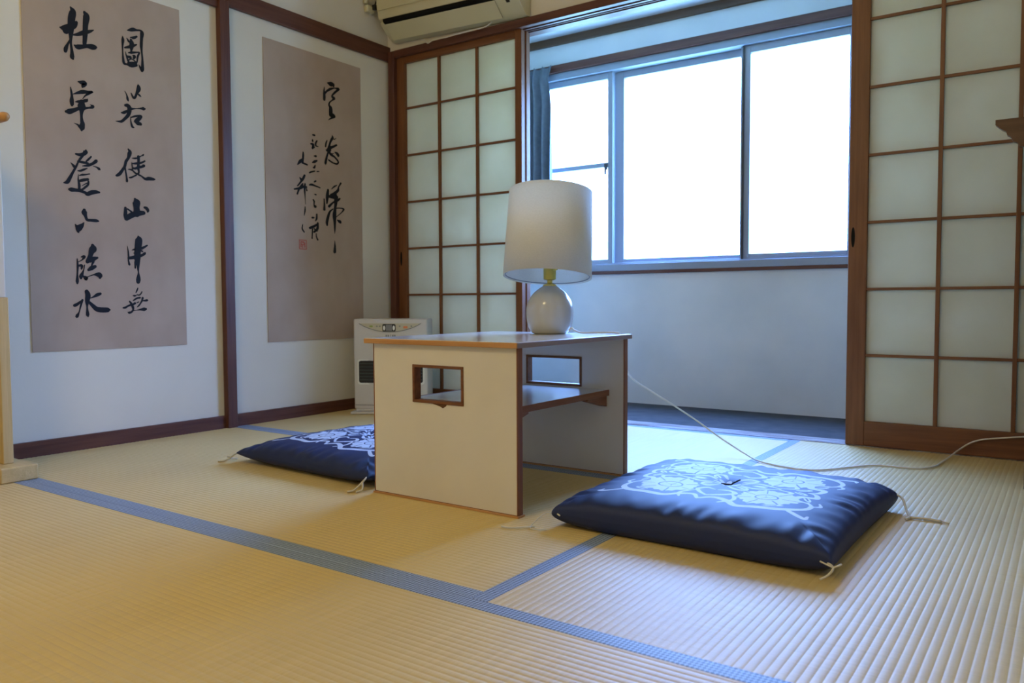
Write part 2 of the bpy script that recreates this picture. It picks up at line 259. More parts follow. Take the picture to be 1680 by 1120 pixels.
# brush strokes of the two scrolls: (y mm, z mm, width mm) on the wall
INK_LEFT = [
[(-1590,1556,5.6),(-1583,1544,17.8),(-1588,1520,20.6),(-1591,1491,18.8),(-1592,1468,14.1),(-1593,1449,9.4),(-1593,1431,6.6),(-1590,1403,9.4),(-1590,1385,12.8),(-1588,1380,7.5)],
[(-1628,1477,4.7),(-1619,1477,13.1),(-1603,1484,16.9),(-1582,1494,15.7),(-1572,1510,9.8),(-1571,1513,3.9)],
[(-1619,1472,5.6),(-1610,1467,13.1),(-1599,1474,9.4)],
[(-1595,1443,5.6),(-1604,1426,6.6),(-1611,1409,11.3),(-1613,1400,9.8)],
[(-1584,1463,4.7),(-1568,1469,9.4),(-1548,1480,13.1),(-1525,1491,8.4),(-1512,1499,2.8)],
[(-1542,1552,9.4),(-1536,1541,18.7),(-1540,1511,15.9),(-1542,1482,15.0),(-1544,1458,13.1),(-1546,1441,11.3)],
[(-1581,1428,4.7),(-1571,1425,14.1),(-1554,1430,12.2),(-1538,1436,11.3),(-1519,1438,16.9),(-1505,1440,10.8),(-1502,1440,3.8)],
[(-1572,1304,3.8),(-1561,1303,11.8),(-1549,1303,14.1),(-1556,1291,9.4),(-1558,1287,3.8)],
[(-1599,1279,2.8),(-1597,1266,5.9),(-1595,1249,7.5),(-1596,1232,12.2),(-1595,1218,9.4),(-1594,1216,3.9)],
[(-1590,1257,2.4),(-1575,1264,7.5),(-1558,1271,11.8),(-1537,1275,8.4),(-1522,1279,5.6),(-1537,1269,6.9),(-1549,1259,4.3),(-1558,1247,1.9)],
[(-1584,1231,2.3),(-1574,1234,7.5),(-1559,1238,8.4),(-1545,1244,9.8),(-1541,1249,3.9)],
[(-1617,1191,7.5),(-1607,1193,15.0),(-1590,1201,12.2),(-1575,1209,9.8),(-1560,1213,10.3),(-1538,1219,5.6),(-1525,1224,8.8),(-1521,1229,5.9),(-1532,1231,2.3)],
[(-1561,1235,15.0),(-1562,1218,23.6),(-1563,1204,13.1),(-1564,1187,7.9),(-1563,1170,9.8),(-1561,1159,13.8),(-1564,1143,15.7),(-1565,1135,5.6)],
[(-1571,1147,9.4),(-1579,1153,4.9),(-1590,1156,1.5)],
[(-1588,1049,5.3),(-1574,1048,9.8),(-1560,1053,10.7),(-1553,1062,13.4),(-1552,1066,7.1)],
[(-1562,1047,5.3),(-1573,1034,7.1),(-1581,1020,5.3),(-1588,1005,6.5),(-1600,983,7.1),(-1611,962,9.8),(-1620,947,10.7),(-1632,943,3.6)],
[(-1606,1016,2.1),(-1597,1007,8.0),(-1592,1001,8.4)],
[(-1581,1024,5.6),(-1564,1023,8.0),(-1546,1022,6.2)],
[(-1552,1028,4.7),(-1544,1036,6.2),(-1534,1047,4.7)],
[(-1565,1010,2.8),(-1545,1015,8.0),(-1528,1024,8.4),(-1516,1034,10.3),(-1512,1034,3.7)],
[(-1528,1015,1.5),(-1515,1012,4.7),(-1506,1007,8.4),(-1503,1005,3.7)],
[(-1582,991,3.6),(-1573,992,6.2),(-1561,998,6.2),(-1549,1004,2.8)],
[(-1577,975,2.7),(-1567,979,6.2),(-1555,981,4.7),(-1541,985,3.4)],
[(-1581,978,2.1),(-1582,960,4.5),(-1579,942,8.0),(-1580,924,7.1)],
[(-1579,955,7.1),(-1566,960,8.9),(-1548,965,8.0)],
[(-1546,957,6.2),(-1548,946,6.5),(-1560,934,6.5),(-1569,927,5.3),(-1582,927,3.7)],
[(-1569,940,1.9),(-1552,951,3.7)],
[(-1614,922,7.1),(-1607,922,12.5),(-1593,922,10.3),(-1576,921,9.3),(-1560,917,8.9),(-1551,912,11.2),(-1538,919,13.1),(-1520,923,11.2),(-1508,923,5.6)],
[(-1564,854,9.8),(-1564,846,16.7),(-1560,834,9.8),(-1555,821,8.8),(-1540,820,8.8),(-1523,820,9.8),(-1514,819,4.9)],
[(-1567,809,3.9),(-1574,799,11.8),(-1585,788,18.8),(-1587,777,9.8),(-1585,773,2.9)],
[(-1597,801,2.9),(-1592,794,9.8)],
[(-1538,731,9.3),(-1537,719,22.5),(-1543,707,17.2),(-1547,694,13.3),(-1558,672,11.9)],
[(-1522,687,6.6),(-1537,682,14.6),(-1553,676,15.9),(-1559,669,7.6)],
[(-1537,673,8.0),(-1544,657,4.0)],
[(-1555,642,8.0),(-1544,649,13.3),(-1531,655,9.3)],
[(-1594,680,3.2),(-1593,655,6.3),(-1595,626,5.1),(-1596,602,9.3),(-1596,593,5.3)],
[(-1580,687,3.2),(-1569,689,9.3),(-1577,677,4.0),(-1593,668,2.0)],
[(-1593,655,5.1),(-1579,657,8.0),(-1580,645,5.3)],
[(-1569,659,3.2),(-1573,640,4.0),(-1582,619,11.9),(-1583,612,7.6)],
[(-1574,619,5.3),(-1566,612,13.3),(-1565,606,6.3),(-1560,616,3.2),(-1538,625,4.0),(-1520,626,14.6),(-1515,621,15.9),(-1515,615,8.0)],
[(-1564,564,12.7),(-1560,551,15.9),(-1563,530,13.3),(-1564,509,5.3),(-1563,483,10.6),(-1562,476,5.3)],
[(-1515,557,8.0),(-1526,553,10.6),(-1541,545,5.3),(-1551,541,2.7)],
[(-1557,527,7.6),(-1542,512,11.9),(-1529,501,14.6),(-1510,498,15.9),(-1488,498,13.9),(-1482,498,5.5)],
[(-1608,515,9.3),(-1599,519,8.9),(-1582,532,5.1)],
[(-1580,534,6.6),(-1587,512,5.3),(-1593,491,4.0),(-1601,477,10.6),(-1605,476,4.0)],
[(-1387,1532,1.8),(-1374,1537,9.7),(-1361,1542,11.1),(-1348,1543,6.2),(-1336,1545,6.5),(-1329,1538,12.9),(-1331,1517,10.2),(-1333,1489,9.7),(-1332,1468,6.5),(-1330,1445,6.5),(-1330,1421,9.2),(-1331,1403,11.1),(-1334,1395,5.5),(-1340,1408,6.5),(-1345,1417,1.8)],
[(-1405,1506,2.6),(-1404,1493,9.2),(-1406,1471,5.5),(-1406,1446,4.4),(-1405,1425,7.4),(-1402,1409,8.8),(-1391,1407,6.5),(-1374,1407,12.4),(-1355,1413,9.7)],
[(-1375,1509,3.5),(-1360,1514,6.5),(-1350,1519,6.2)],
[(-1351,1519,5.5),(-1358,1510,3.7),(-1368,1506,2.8)],
[(-1389,1503,2.8),(-1382,1494,7.4),(-1380,1490,3.7)],
[(-1373,1501,7.4),(-1370,1489,14.8),(-1372,1474,12.9),(-1373,1461,6.2),(-1374,1452,5.5)],
[(-1398,1466,4.6),(-1386,1471,8.3),(-1370,1478,9.2),(-1352,1489,4.6)],
[(-1384,1451,3.5),(-1371,1455,7.4),(-1350,1461,4.6),(-1341,1462,4.6),(-1348,1446,6.5),(-1351,1425,4.4)],
[(-1396,1452,2.1),(-1391,1435,5.3),(-1385,1419,6.5),(-1378,1415,4.4)],
[(-1390,1436,7.1),(-1377,1436,9.2)],
[(-1366,1445,5.3),(-1361,1443,10.2),(-1364,1436,7.1)],
[(-1387,1422,4.6),(-1372,1431,3.7),(-1355,1424,4.4)],
[(-1386,1413,7.1),(-1355,1421,7.4)],
[(-1402,1307,2.1),(-1395,1294,4.4),(-1392,1280,7.9),(-1390,1274,4.6)],
[(-1378,1304,3.7),(-1370,1290,7.9),(-1363,1292,7.4),(-1356,1308,8.3),(-1348,1326,13.9),(-1349,1338,8.8),(-1350,1342,2.8)],
[(-1352,1308,3.5),(-1345,1303,6.5),(-1339,1299,2.2)],
[(-1401,1255,8.8),(-1392,1255,13.2),(-1386,1247,14.1),(-1388,1231,12.9),(-1393,1219,10.6),(-1406,1204,8.8),(-1418,1193,7.9),(-1431,1191,4.6),(-1440,1190,1.4)],
[(-1418,1225,3.5),(-1408,1227,8.8),(-1396,1235,7.4)],
[(-1386,1247,10.6),(-1377,1247,7.4),(-1360,1251,3.3),(-1340,1255,6.5),(-1331,1256,10.6),(-1325,1257,5.5)],
[(-1382,1216,2.8),(-1382,1200,4.6),(-1377,1182,7.9),(-1371,1179,4.6)],
[(-1380,1215,3.5),(-1364,1222,6.5),(-1341,1227,6.5),(-1343,1219,7.1),(-1351,1214,12.4),(-1363,1205,9.2),(-1367,1201,5.5)],
[(-1365,1201,5.5),(-1356,1197,11.1),(-1344,1197,9.7),(-1343,1192,3.7)],
[(-1349,1218,7.1),(-1357,1197,9.2)],
[(-1395,1095,4.6),(-1389,1087,11.1),(-1391,1077,13.1),(-1396,1062,8.8),(-1405,1048,9.2),(-1410,1030,8.8),(-1420,1014,8.8),(-1431,999,10.3),(-1442,992,7.4),(-1445,992,2.9)],
[(-1409,1027,5.2),(-1407,1010,5.4),(-1404,990,5.9),(-1403,976,7.7),(-1402,973,3.1)],
[(-1381,1064,2.3),(-1369,1065,5.4),(-1360,1068,4.4),(-1345,1077,3.1),(-1338,1081,5.9),(-1334,1085,2.3)],
[(-1356,1073,9.2),(-1356,1054,8.8),(-1358,1031,8.5),(-1356,1016,6.2),(-1360,1007,6.6)],
[(-1383,1049,1.8),(-1382,1040,3.9),(-1380,1028,4.4)],
[(-1380,1044,3.7),(-1368,1046,6.9),(-1347,1051,6.2),(-1331,1060,5.4)],
[(-1380,1028,5.4),(-1370,1027,7.4),(-1357,1033,8.5),(-1341,1038,7.7),(-1334,1043,7.7),(-1341,1044,3.1)],
[(-1380,1028,5.9),(-1380,1019,4.6),(-1368,1009,6.2),(-1360,1007,4.6)],
[(-1398,1020,1.8),(-1390,1021,4.6),(-1380,1019,6.2)],
[(-1394,990,3.7),(-1386,992,5.4),(-1366,1003,4.4)],
[(-1358,1006,5.4),(-1345,1001,5.4),(-1331,993,8.5),(-1316,996,11.6),(-1298,996,8.5),(-1292,996,3.9)],
[(-1374,913,7.4),(-1369,903,23.4),(-1369,893,23.4),(-1369,881,19.7),(-1368,870,20.9),(-1369,859,22.2)],
[(-1412,876,8.6),(-1412,862,11.2),(-1413,848,12.3),(-1412,835,8.6)],
[(-1409,838,15.3),(-1396,847,17.2),(-1379,856,17.2),(-1361,861,17.2),(-1341,864,12.3)],
[(-1404,873,4.9),(-1389,864,5.9)],
[(-1337,885,7.4),(-1329,882,11.1),(-1324,875,9.9),(-1325,870,6.2)],
[(-1365,774,5.5),(-1363,764,21.3),(-1365,745,23.1),(-1368,727,21.3),(-1370,708,20.3),(-1371,690,20.3),(-1369,671,12.4),(-1369,653,7.4),(-1368,638,4.6),(-1368,625,10.2),(-1369,612,14.8),(-1370,603,12.9)],
[(-1379,677,7.4),(-1380,655,5.5)],
[(-1353,729,8.3),(-1342,735,7.4),(-1330,742,4.6)],
[(-1358,722,5.5),(-1350,718,5.5)],
[(-1391,721,2.2),(-1381,724,6.5),(-1374,723,5.5)],
[(-1384,710,3.5),(-1374,714,5.5)],
[(-1409,736,1.5),(-1406,716,4.6),(-1405,698,5.5),(-1406,683,4.6),(-1403,667,7.1),(-1403,665,3.7)],
[(-1404,691,9.2),(-1390,693,10.2),(-1371,698,11.1),(-1351,704,8.3),(-1341,712,8.7),(-1341,715,2.8)],
[(-1372,579,3.7),(-1376,570,4.9),(-1380,562,3.1)],
[(-1356,566,3.2),(-1360,559,4.3),(-1367,553,4.3),(-1376,554,3.7)],
[(-1391,551,3.7),(-1386,550,6.2),(-1380,551,3.7)],
[(-1391,532,3.7),(-1384,537,5.5),(-1376,541,5.5),(-1365,543,6.2)],
[(-1354,542,7.4),(-1357,532,6.2),(-1363,522,4.9),(-1371,512,4.9),(-1377,508,2.5)],
[(-1355,531,3.7),(-1344,532,6.4),(-1336,533,7.4),(-1333,533,3.1)],
[(-1431,505,4.7),(-1423,506,6.8),(-1414,511,5.9),(-1404,515,6.2),(-1394,517,5.9),(-1385,522,7.4)],
[(-1406,529,4.9),(-1400,521,7.4),(-1394,508,8.6),(-1393,498,6.2),(-1400,489,6.2),(-1409,487,7.4),(-1414,489,2.5)],
[(-1391,494,3.1),(-1378,496,2.5),(-1363,498,6.4),(-1350,499,11.6),(-1342,500,7.4)],
[(-1377,524,3.7),(-1370,527,3.1)]]
INK_RIGHT = [
[(-411,1553,6.0),(-396,1552,17.6),(-381,1551,16.6),(-376,1544,6.2)],
[(-433,1530,2.5),(-435,1509,7.0),(-434,1489,10.0),(-435,1471,9.0)],
[(-431,1500,6.2),(-417,1515,7.2),(-395,1529,9.0),(-371,1538,4.1),(-349,1539,10.0),(-343,1539,8.3),(-366,1520,8.0),(-385,1501,6.0),(-383,1494,10.4),(-374,1489,10.4),(-386,1478,5.2),(-401,1466,5.2),(-406,1452,7.0),(-397,1442,12.4),(-396,1422,14.5),(-397,1405,12.0),(-384,1408,16.6),(-373,1403,8.3),(-393,1393,6.2),(-413,1381,1.6)],
[(-389,1314,2.2),(-387,1302,9.1),(-397,1288,8.2),(-406,1268,7.0),(-409,1252,12.7),(-409,1241,14.5),(-417,1227,7.0),(-423,1212,7.0),(-429,1194,8.2),(-433,1177,8.8),(-433,1172,4.5)],
[(-421,1285,3.5),(-428,1270,6.1),(-431,1254,5.4)],
[(-387,1298,5.4),(-374,1298,3.5),(-364,1304,1.8)],
[(-363,1272,7.2),(-380,1263,8.7),(-402,1253,10.9),(-421,1239,10.5),(-428,1239,4.4)],
[(-403,1226,10.9),(-393,1220,10.5),(-377,1214,7.2),(-360,1202,7.2),(-353,1192,6.3),(-363,1183,7.3),(-387,1185,6.1),(-410,1193,6.3),(-417,1198,1.8)],
[(-371,1236,6.3),(-359,1232,10.9),(-353,1224,10.9),(-354,1219,4.5)],
[(-400,1225,3.6),(-381,1230,2.7)],
[(-420,1054,8.1),(-425,1024,11.8),(-428,990,5.8)],
[(-445,1009,4.7),(-444,982,6.5),(-445,959,9.4)],
[(-339,1094,7.0),(-353,1075,5.0),(-358,1058,10.1),(-380,1042,10.1),(-403,1033,6.7)],
[(-398,1060,2.7),(-380,1074,6.1),(-364,1082,3.4)],
[(-416,1023,10.1),(-390,1026,18.5),(-367,1025,13.5)],
[(-347,1020,6.7),(-363,1010,10.1),(-390,997,6.5),(-415,977,10.1)],
[(-376,1039,13.5),(-372,1006,13.5),(-377,972,10.1),(-382,938,15.1),(-381,905,10.1),(-381,874,6.7),(-382,851,1.7)],
[(-383,817,1.7),(-382,790,7.4),(-384,763,10.8),(-384,758,3.4)],
[(-373,972,5.0),(-346,975,4.7),(-323,972,7.4),(-337,955,4.0),(-369,932,2.7)],
[(-391,967,4.0),(-411,952,7.4),(-422,928,10.1),(-430,901,10.1),(-429,887,6.5)],
[(-363,916,5.0),(-349,910,13.5),(-345,906,8.7)],
[(-507,1296,6.3),(-498,1296,7.5)],
[(-510,1273,5.0),(-509,1267,6.3)],
[(-519,1253,6.3),(-507,1252,9.6),(-508,1240,7.5),(-513,1233,6.3),(-501,1241,6.3)],
[(-483,1273,5.0),(-491,1260,6.3),(-490,1249,5.5),(-477,1247,3.8)],
[(-566,1208,5.0),(-566,1192,7.5),(-570,1159,6.3)],
[(-599,1148,3.8),(-583,1165,11.3),(-568,1179,5.0)],
[(-572,1159,6.3),(-558,1157,7.5),(-544,1154,6.3)],
[(-502,1200,3.8),(-492,1201,8.8)],
[(-511,1169,5.0),(-499,1175,10.0),(-486,1181,6.3)],
[(-496,1159,3.8),(-502,1147,7.5),(-510,1147,2.5)],
[(-530,1120,6.3),(-520,1125,6.3),(-500,1131,5.0)],
[(-486,1131,3.9),(-474,1133,3.8)],
[(-560,1104,7.5),(-569,1088,8.8),(-585,1069,6.3),(-601,1052,5.0)],
[(-587,1090,4.8),(-577,1081,11.3)],
[(-503,1081,5.0),(-495,1086,6.5)],
[(-532,1064,5.0),(-518,1067,8.8),(-495,1063,6.3),(-469,1058,5.0)],
[(-620,1035,5.4),(-591,1042,9.4),(-568,1052,10.5),(-551,1052,7.5)],
[(-572,1064,6.5),(-592,1040,6.8),(-604,1015,5.6)],
[(-558,1066,5.6),(-561,1040,6.8),(-559,1003,3.0),(-557,973,1.9)],
[(-551,1048,3.6),(-548,1036,5.3)],
[(-560,962,3.0),(-561,943,5.3),(-566,922,2.3)],
[(-501,1024,4.5),(-494,1023,5.3)],
[(-511,998,5.6),(-506,990,5.8),(-507,974,4.5),(-500,968,10.9)],
[(-518,915,7.5),(-510,916,6.8)],
[(-491,933,5.8),(-493,912,7.0),(-500,902,3.9)],
[(-533,867,9.4),(-509,876,9.4),(-484,890,5.8)],
[(-519,864,4.5),(-522,819,4.5)],
[(-486,893,6.8),(-489,866,9.4),(-509,850,7.5)],
[(-509,865,5.6),(-490,855,4.5)],
[(-497,843,3.8),(-495,828,4.5),(-488,815,6.0)],
[(-576,879,3.0),(-579,860,5.3),(-568,846,5.3)]]
# ================================================================== SETTING
RX, RY, RZ = 3.30, -4.60, 2.40        # room extents
struct('floor', B(-0.1, RX+0.1, RY-0.1, 0.0, -0.12, -0.05), M['subfloor'])
struct('floor_alcove', B(-0.1, RX+0.1, 0.10, 0.70, -0.12, -0.003), M['vinyl'])
struct('ceiling', B(-0.1, RX+0.1, RY-0.1, 0.10, RZ, RZ+0.08), M['ceiling'])
struct('wall_left', B(-0.12, 0.0, RY-0.1, 0.12, -0.05, RZ), M['plaster'])
struct('wall_right', B(RX, RX+0.12, RY-0.1, 0.12, -0.05, RZ), M['plaster'])
struct('wall_front', B(-0.12, RX+0.12, RY-0.12, RY, -0.05, RZ), M['plaster'])
struct('wall_back', B(0.0, RX, 0.0, 0.10, 1.79, RZ), M['plaster'])
struct('wall_back_side', B(3.095, RX, 0.0, 0.10, -0.05, 1.79), M['plaster'])
# window bay (alcove) behind the sliding doors
WY = 0.70
wa = MB(); wa.box(-0.1, RX+0.1, WY, WY+0.12, -0.1, 0.666); wa.box(-0.1, 0.30, WY, WY+0.12, 0.666, 1.79)
wa.box(2.115, RX+0.1, WY, WY+0.12, 0.666, 1.79); wa.box(-0.1, RX+0.1, WY, WY+0.12, 1.79, 2.02)
struct('wall_alcove_back', wa, M['alcove'])
struct('wall_alcove_left', B(-0.12, 0.0, 0.12, WY, -0.1, 2.0), M['alcove'])
struct('wall_alcove_right', B(RX, RX+0.12, 0.12, WY, -0.1, 2.0), M['alcove'])
struct('ceiling_alcove', B(-0.1, RX+0.1, 0.10, WY+0.1, 1.94, 2.0), M['alcove'])
struct('trim_1', B(0.0, RX, WY-0.022, WY, 1.902, 1.940), M['dark_x'])                # cornice strip under the bay ceiling
hd = MB(); hd.box(0.0, RX, WY-0.030, WY, 1.752, 1.792)
struct('trim_2', hd, M['post_x'], 0.002)                                              # window head board
struct('trim_3', B(0.0, RX, WY-0.014, WY, 0.664, 0.680), M['post_x'], 0.002)          # strip under the window
# threshold and lintel of the sliding doors
struct('trim_4', B(0.06, 3.03, 0.001, 0.10, -0.06, 0.002), M['sill'])
lin = MB(); lin.box(0.06, 3.03, -0.020, 0.006, 1.755, 1.790)                           # lintel, grooved underneath
lin.box(0.06, 3.03, 0.006, 0.016, 1.764, 1.790); lin.box(0.06, 3.03, 0.016, 0.028, 1.752, 1.790)
lin.box(0.06, 3.03, 0.028, 0.040, 1.764, 1.790); lin.box(0.06, 3.03, 0.040, 0.052, 1.752, 1.790); lin.box(0.06, 3.03, 0.052, 0.10, 1.748, 1.790)
lin.v = [(x, y, min(z, 1.790)) for x, y, z in lin.v]
struct('trim_5', lin, M['post_x'])
# left wall: corner post, middle post, rails and baseboard
struct('trim_6', B(0.0185, 0.058, -0.022, 0.10, -0.05, 1.79), M['post_z'], 0.003)
struct('trim_7', B(0.0, 0.030, -1.007, -0.961, -0.05, 1.76), M['post_z'], 0.003)
nl = MB(); nl.box(0.0, 0.018, -0.961, 0.0, 1.744, 1.818)
struct('trim_8', nl, M['post_y'], 0.003)
struct('trim_9', B(0.0, 0.018, RY, -1.007, 1.726, 1.800), M['post_y'], 0.003)
struct('baseboard_left', MB().box(0.0, 0.014, -0.961, -0.022, -0.05, 0.052).box(0.0, 0.014, RY, -1.007, -0.05, 0.052), M['post_y'], 0.002)
struct('baseboard_right', B(RX-0.014, RX, RY, 0.0, -0.05, 0.052), M['post_y'], 0.002)
struct('baseboard_front', B(0.0, RX, RY, RY+0.014, -0.05, 0.052), M['post_x'], 0.002)
struct('trim_10', B(3.03, 3.095, -0.022, 0.10, -0.05, 1.79), M['post_z'], 0.003)

# ---- sliding shoji doors
ZK = [1.723, 1.5, 1.265, 1.03, 0.795, 0.56, 0.325, 0.09]
def shoji(n, x0, y0, pull_x, stile_l, stile_r, muntins, width=0.79, pull_z=0.745):
    root = empty('door_%d' % n, (x0, y0, 0.003), kind='structure')
    t = 0.030; x1 = x0 + width
    fr = MB(); fr.box(x0, x0+stile_l, y0, y0+t, 0.003, 1.760); fr.box(x1-stile_r, x1, y0, y0+t, 0.003, 1.760)
    build('stile', fr, M['door_z'], root, 0.002)
    rl = MB(); rl.box(x0+stile_l, x1-stile_r, y0+0.001, y0+t, ZK[0], 1.758); rl.box(x0+stile_l, x1-stile_r, y0+0.001, y0+t, 0.003, ZK[7])
    build('rail', rl, M['door_x'], root, 0.002)
    lt = MB()
    for z in ZK[1:7]: lt.box(x0+stile_l, x1-stile_r, y0+0.0045, y0+0.015, z-0.0050, z+0.0050)
    build('lattice_rung', lt, M['door_x'], root, 0.0008, seg=1)
    lv = MB()
    for x in muntins: lv.box(x-0.0065, x+0.0065, y0+0.003, y0+0.016, ZK[7], ZK[0])
    build('lattice_upright', lv, M['door_z'], root, 0.0008, seg=1)
    build('paper', B(x0+stile_l, x1-stile_r, y0+0.0165, y0+0.0171, ZK[7], ZK[0]), M['paper'], root)
    pu = MB(); pts = []
    for k in range(20):
        a = 2*math.pi*k/20; pts.append((pull_x + 0.0065*math.cos(a), pull_z + (0.036 if abs(math.sin(a)) > .3 else 0.033)*math.sin(a)))
    pu.prism(pts, 'y', y0-0.0006, y0+0.004); build('finger_pull', pu, M['hole'], root)
    return root
shoji(1, 0.058, 0.001, 0.076, 0.054, 0.036, (0.331, 0.565), 0.767)
shoji(2, 0.063, 0.034, 0.806, 0.05, 0.042, (0.331, 0.565), 0.767)
shoji(3, 2.236, 0.001, 2.252, 0.062, 0.036, (2.523, 2.749, 2.975))
shoji(4, 2.262, 0.034, 2.285, 0.05, 0.042, (2.55, 2.78))

# ---- aluminium window in the bay
win = empty('window_1', (1.2, WY, 0.68), kind='structure')
WX0, WX1 = 0.30, 2.115
fr = MB(); y0, y1 = WY-0.012, WY+0.10
fr.box(WX0, WX1, y0, y1, 0.680, 0.716); fr.box(WX0, WX1, y0, y1, 1.715, 1.752); fr.box(WX0, WX0+0.03, y0, y1, 0.716, 1.715); fr.box(WX1-0.022, WX1, y0, y1, 0.716, 1.715)
fr.box(WX0, WX1, y0+0.02, y0+0.03, 0.716, 0.724); fr.box(WX0, WX1, y0+0.055, y0+0.065, 0.716, 0.724)
build('window_frame', fr, M['alu'], win, 0.002)
def sash(x0, x1, y, l, r, mid=None, latch=None):
    s = MB(); s.box(x0, x0+l, y, y+0.028, 0.718, 1.713); s.box(x1-r, x1, y, y+0.028, 0.718, 1.713)
    s.box(x0+l, x1-r, y, y+0.028, 0.718, 0.744); s.box(x0+l, x1-r, y, y+0.028, 1.679, 1.713)
    if mid: s.box(x0+l, x1-r, y, y+0.024, mid-0.012, mid+0.012)
    o = build('sash', s, M['alu'], win, 0.002)
    build('glass_pane', B(x0+l-0.004, x1-r+0.004, y+0.012, y+0.016, 0.740, 1.683), M['glass'], o)
    if latch:
        k = MB(); k.box(latch-0.008, latch+0.008, y-0.012, y, 1.21, 1.245); k.box(latch-0.004, latch+0.004, y-0.018, y-0.006, 1.185, 1.222)
        build('latch', k, M['black'], o, 0.002)
build('rubber_seal', MB().box(1.604, 1.611, WY-0.001, WY+0.012, 0.720, 1.712), M['black'], win)
sash(0.33, 0.915, WY+0.010, 0.03, 0.030, 1.238, 0.878)
sash(0.900, 1.622, WY+0.045, 0.062, 0.040)
sash(1.592, 2.093, WY+0.010, 0.046, 0.018)

# ================================================================== TATAMI
def tatami(x0, x1, y0, y1, along, borders, label):
    root = empty('tatami_mat', ((x0+x1)/2, (y0+y1)/2, -0.05), label, 'tatami mat', 'tatami mats covering the floor')
    g = 0.0006; x0 += g; x1 -= g; y0 += g; y1 -= g
    prof = [(t, -0.0010*abs(2*t-1)**2.6-0.0001) for t in (0.0, 0.06, 0.14, 0.26, 0.5, 0.74, 0.86, 0.94)]
    P = 0.0146; a0, a1 = (y0, y1) if along == 'x' else (x0, x1); c0, c1 = (x0, x1) if along == 'x' else (y0, y1)
    n = int(round((a1-a0)/P)); P = (a1-a0)/n
    aa = [a0+(i+t)*P for i in range(n) for t, _ in prof] + [a1]; zz = [h for i in range(n) for _, h in prof] + [-0.0011]
    mb = MB(); cs = [c0, c1]
    for c in cs:
        for a, z in zip(aa, zz): mb.v.append((c, a, z) if along == 'x' else (a, c, z))
    m = len(aa)
    for i in range(m-1): mb.f.append((i, m+i, m+i+1, i+1) if along == 'x' else (i, i+1, m+i+1, m+i))
    top = build('rush_surface', mb, M['tatami_'+along], root, smooth=True)
    build('mat_core', B(x0+0.001, x1-0.001, y0+0.001, y1-0.001, -0.05, -0.0035), M['pale_x'], root)
    for side in borders:
        w = 0.036
        bx = {'S': (x0, x1, y0, y0+w), 'N': (x0, x1, y1-w, y1), 'W': (x0, x0+w, y0, y1), 'E': (x1-w, x1, y0, y1)}[side]
        build('cloth_border', B(*bx, -0.03, 0.0004), M['heri'], root, 0.0008, seg=1)
tatami(0.0, 2.045, -0.940, 0.0, 'x', 'SN', 'long tatami mat lying against the back doors under the heater')
tatami(0.0, 2.045, -1.948, -0.940, 'x', 'SN', 'tatami mat in the middle of the floor carrying the table')
tatami(2.045, 3.03, -1.948, 0.0, 'y', 'WE', 'tatami mat at right whose ribs run towards the sliding door, under the right cushion')
tatami(1.13, 3.03, -2.94, -1.948, 'x', 'SN', 'tatami mat nearest the viewer along the bottom of the photo')
tatami(0.0, 1.13, -2.94, -1.948, 'x', 'SN', 'tatami mat at lower left beyond the foot of the wooden screen')
tatami(0.0, 1.9, RY, -2.94, 'x', 'SN', 'tatami mat behind the viewer on the left')
tatami(1.9, RX, RY, -2.94, 'x', 'SN', 'tatami mat behind the viewer on the right')
struct('trim_11', B(3.03, RX, -2.94, 0.0, -0.05, 0.0), M['post_y'])

# ================================================================== SCROLLS
CH_LEFT = [('brush_character',[0,1,2,3,4,5,6]),('brush_character',[7,8,9,10,11,12,13]),('brush_character',[14,15,16,17,18,19,20,21,22,23,24,25,26,27]),('brush_character',[28,29,30]),('brush_character',[31,32,33,34,35,36,37,38,39]),('brush_character',[40,41,42,43,44]),('brush_character',[45,46,47,48,49,50,51,52,53,54,55,56,57]),('brush_character',[58,59,60,61,62,63,64,65,66,67]),('brush_character',[68,69,70,71,72,73,74,75,76,77,78]),('brush_character',[79,80,81,82,83]),('brush_character',[84,85,86,87,88,89,90,91]),('brush_character',[92,93,94,95,96,97,98,99,100,101])]
CH_RIGHT = [('brush_character',[0,1,2]),('brush_character',[3,4,5,6,7,8,9]),('brush_character',[10,11,12,13,14,15,16,17,18,19,20]),('brush_character',[21,22,23,24]),('brush_character',[25,26,27]),('brush_character',[28,29,30,31,32]),('brush_character',[33,34,37,38,39,40,41]),('brush_character',[35,36]),('brush_character',[42,43]),('brush_character',[44,45,46,47,48,49,50]),('brush_character',[51])]
def ribbon(mb, pts, K, x):
    # brush stroke: variable width ribbon on the wall plane
    P = [Vector((p[0]*K, p[1], p[2])) for p in pts]
    Q = catmull(P, 5) if len(P) > 2 else [P[0].lerp(P[1], t/4) for t in range(5)]
    n = len(Q); L = []; R = []
    for i, q in enumerate(Q):
        t = Q[min(i+1, n-1)] - Q[max(i-1, 0)]; t = Vector((t.x, t.y)); 
        if t.length < 1e-6: t = Vector((0, 1))
        t.normalize(); nx, ny = -t.y, t.x; h = max(q.z*1.22, 0.9)/2
        L.append(((q.x+nx*h)/K, q.y+ny*h)); R.append(((q.x-nx*h)/K, q.y-ny*h))
    b = len(mb.v)
    for l, r in zip(L, R):
        mb.v += [(x, l[0]/1000, l[1]/1000), (x, r[0]/1000, r[1]/1000)]
    for i in range(n-1): mb.f.append((b+2*i, b+2*i+1, b+2*i+3, b+2*i+2))
    # rounded ends
    for e in (0, n-1):
        q = Q[e]; h = max(q.z*1.22, 0.9)/2; c = len(mb.v)
        for k in range(10):
            a = 2*math.pi*k/10; mb.v.append((x+0.00005, (q.x+h*math.cos(a))/K/1000, (q.y+h*math.sin(a))/1000))
        mb.f.append(tuple(range(c, c+10)))
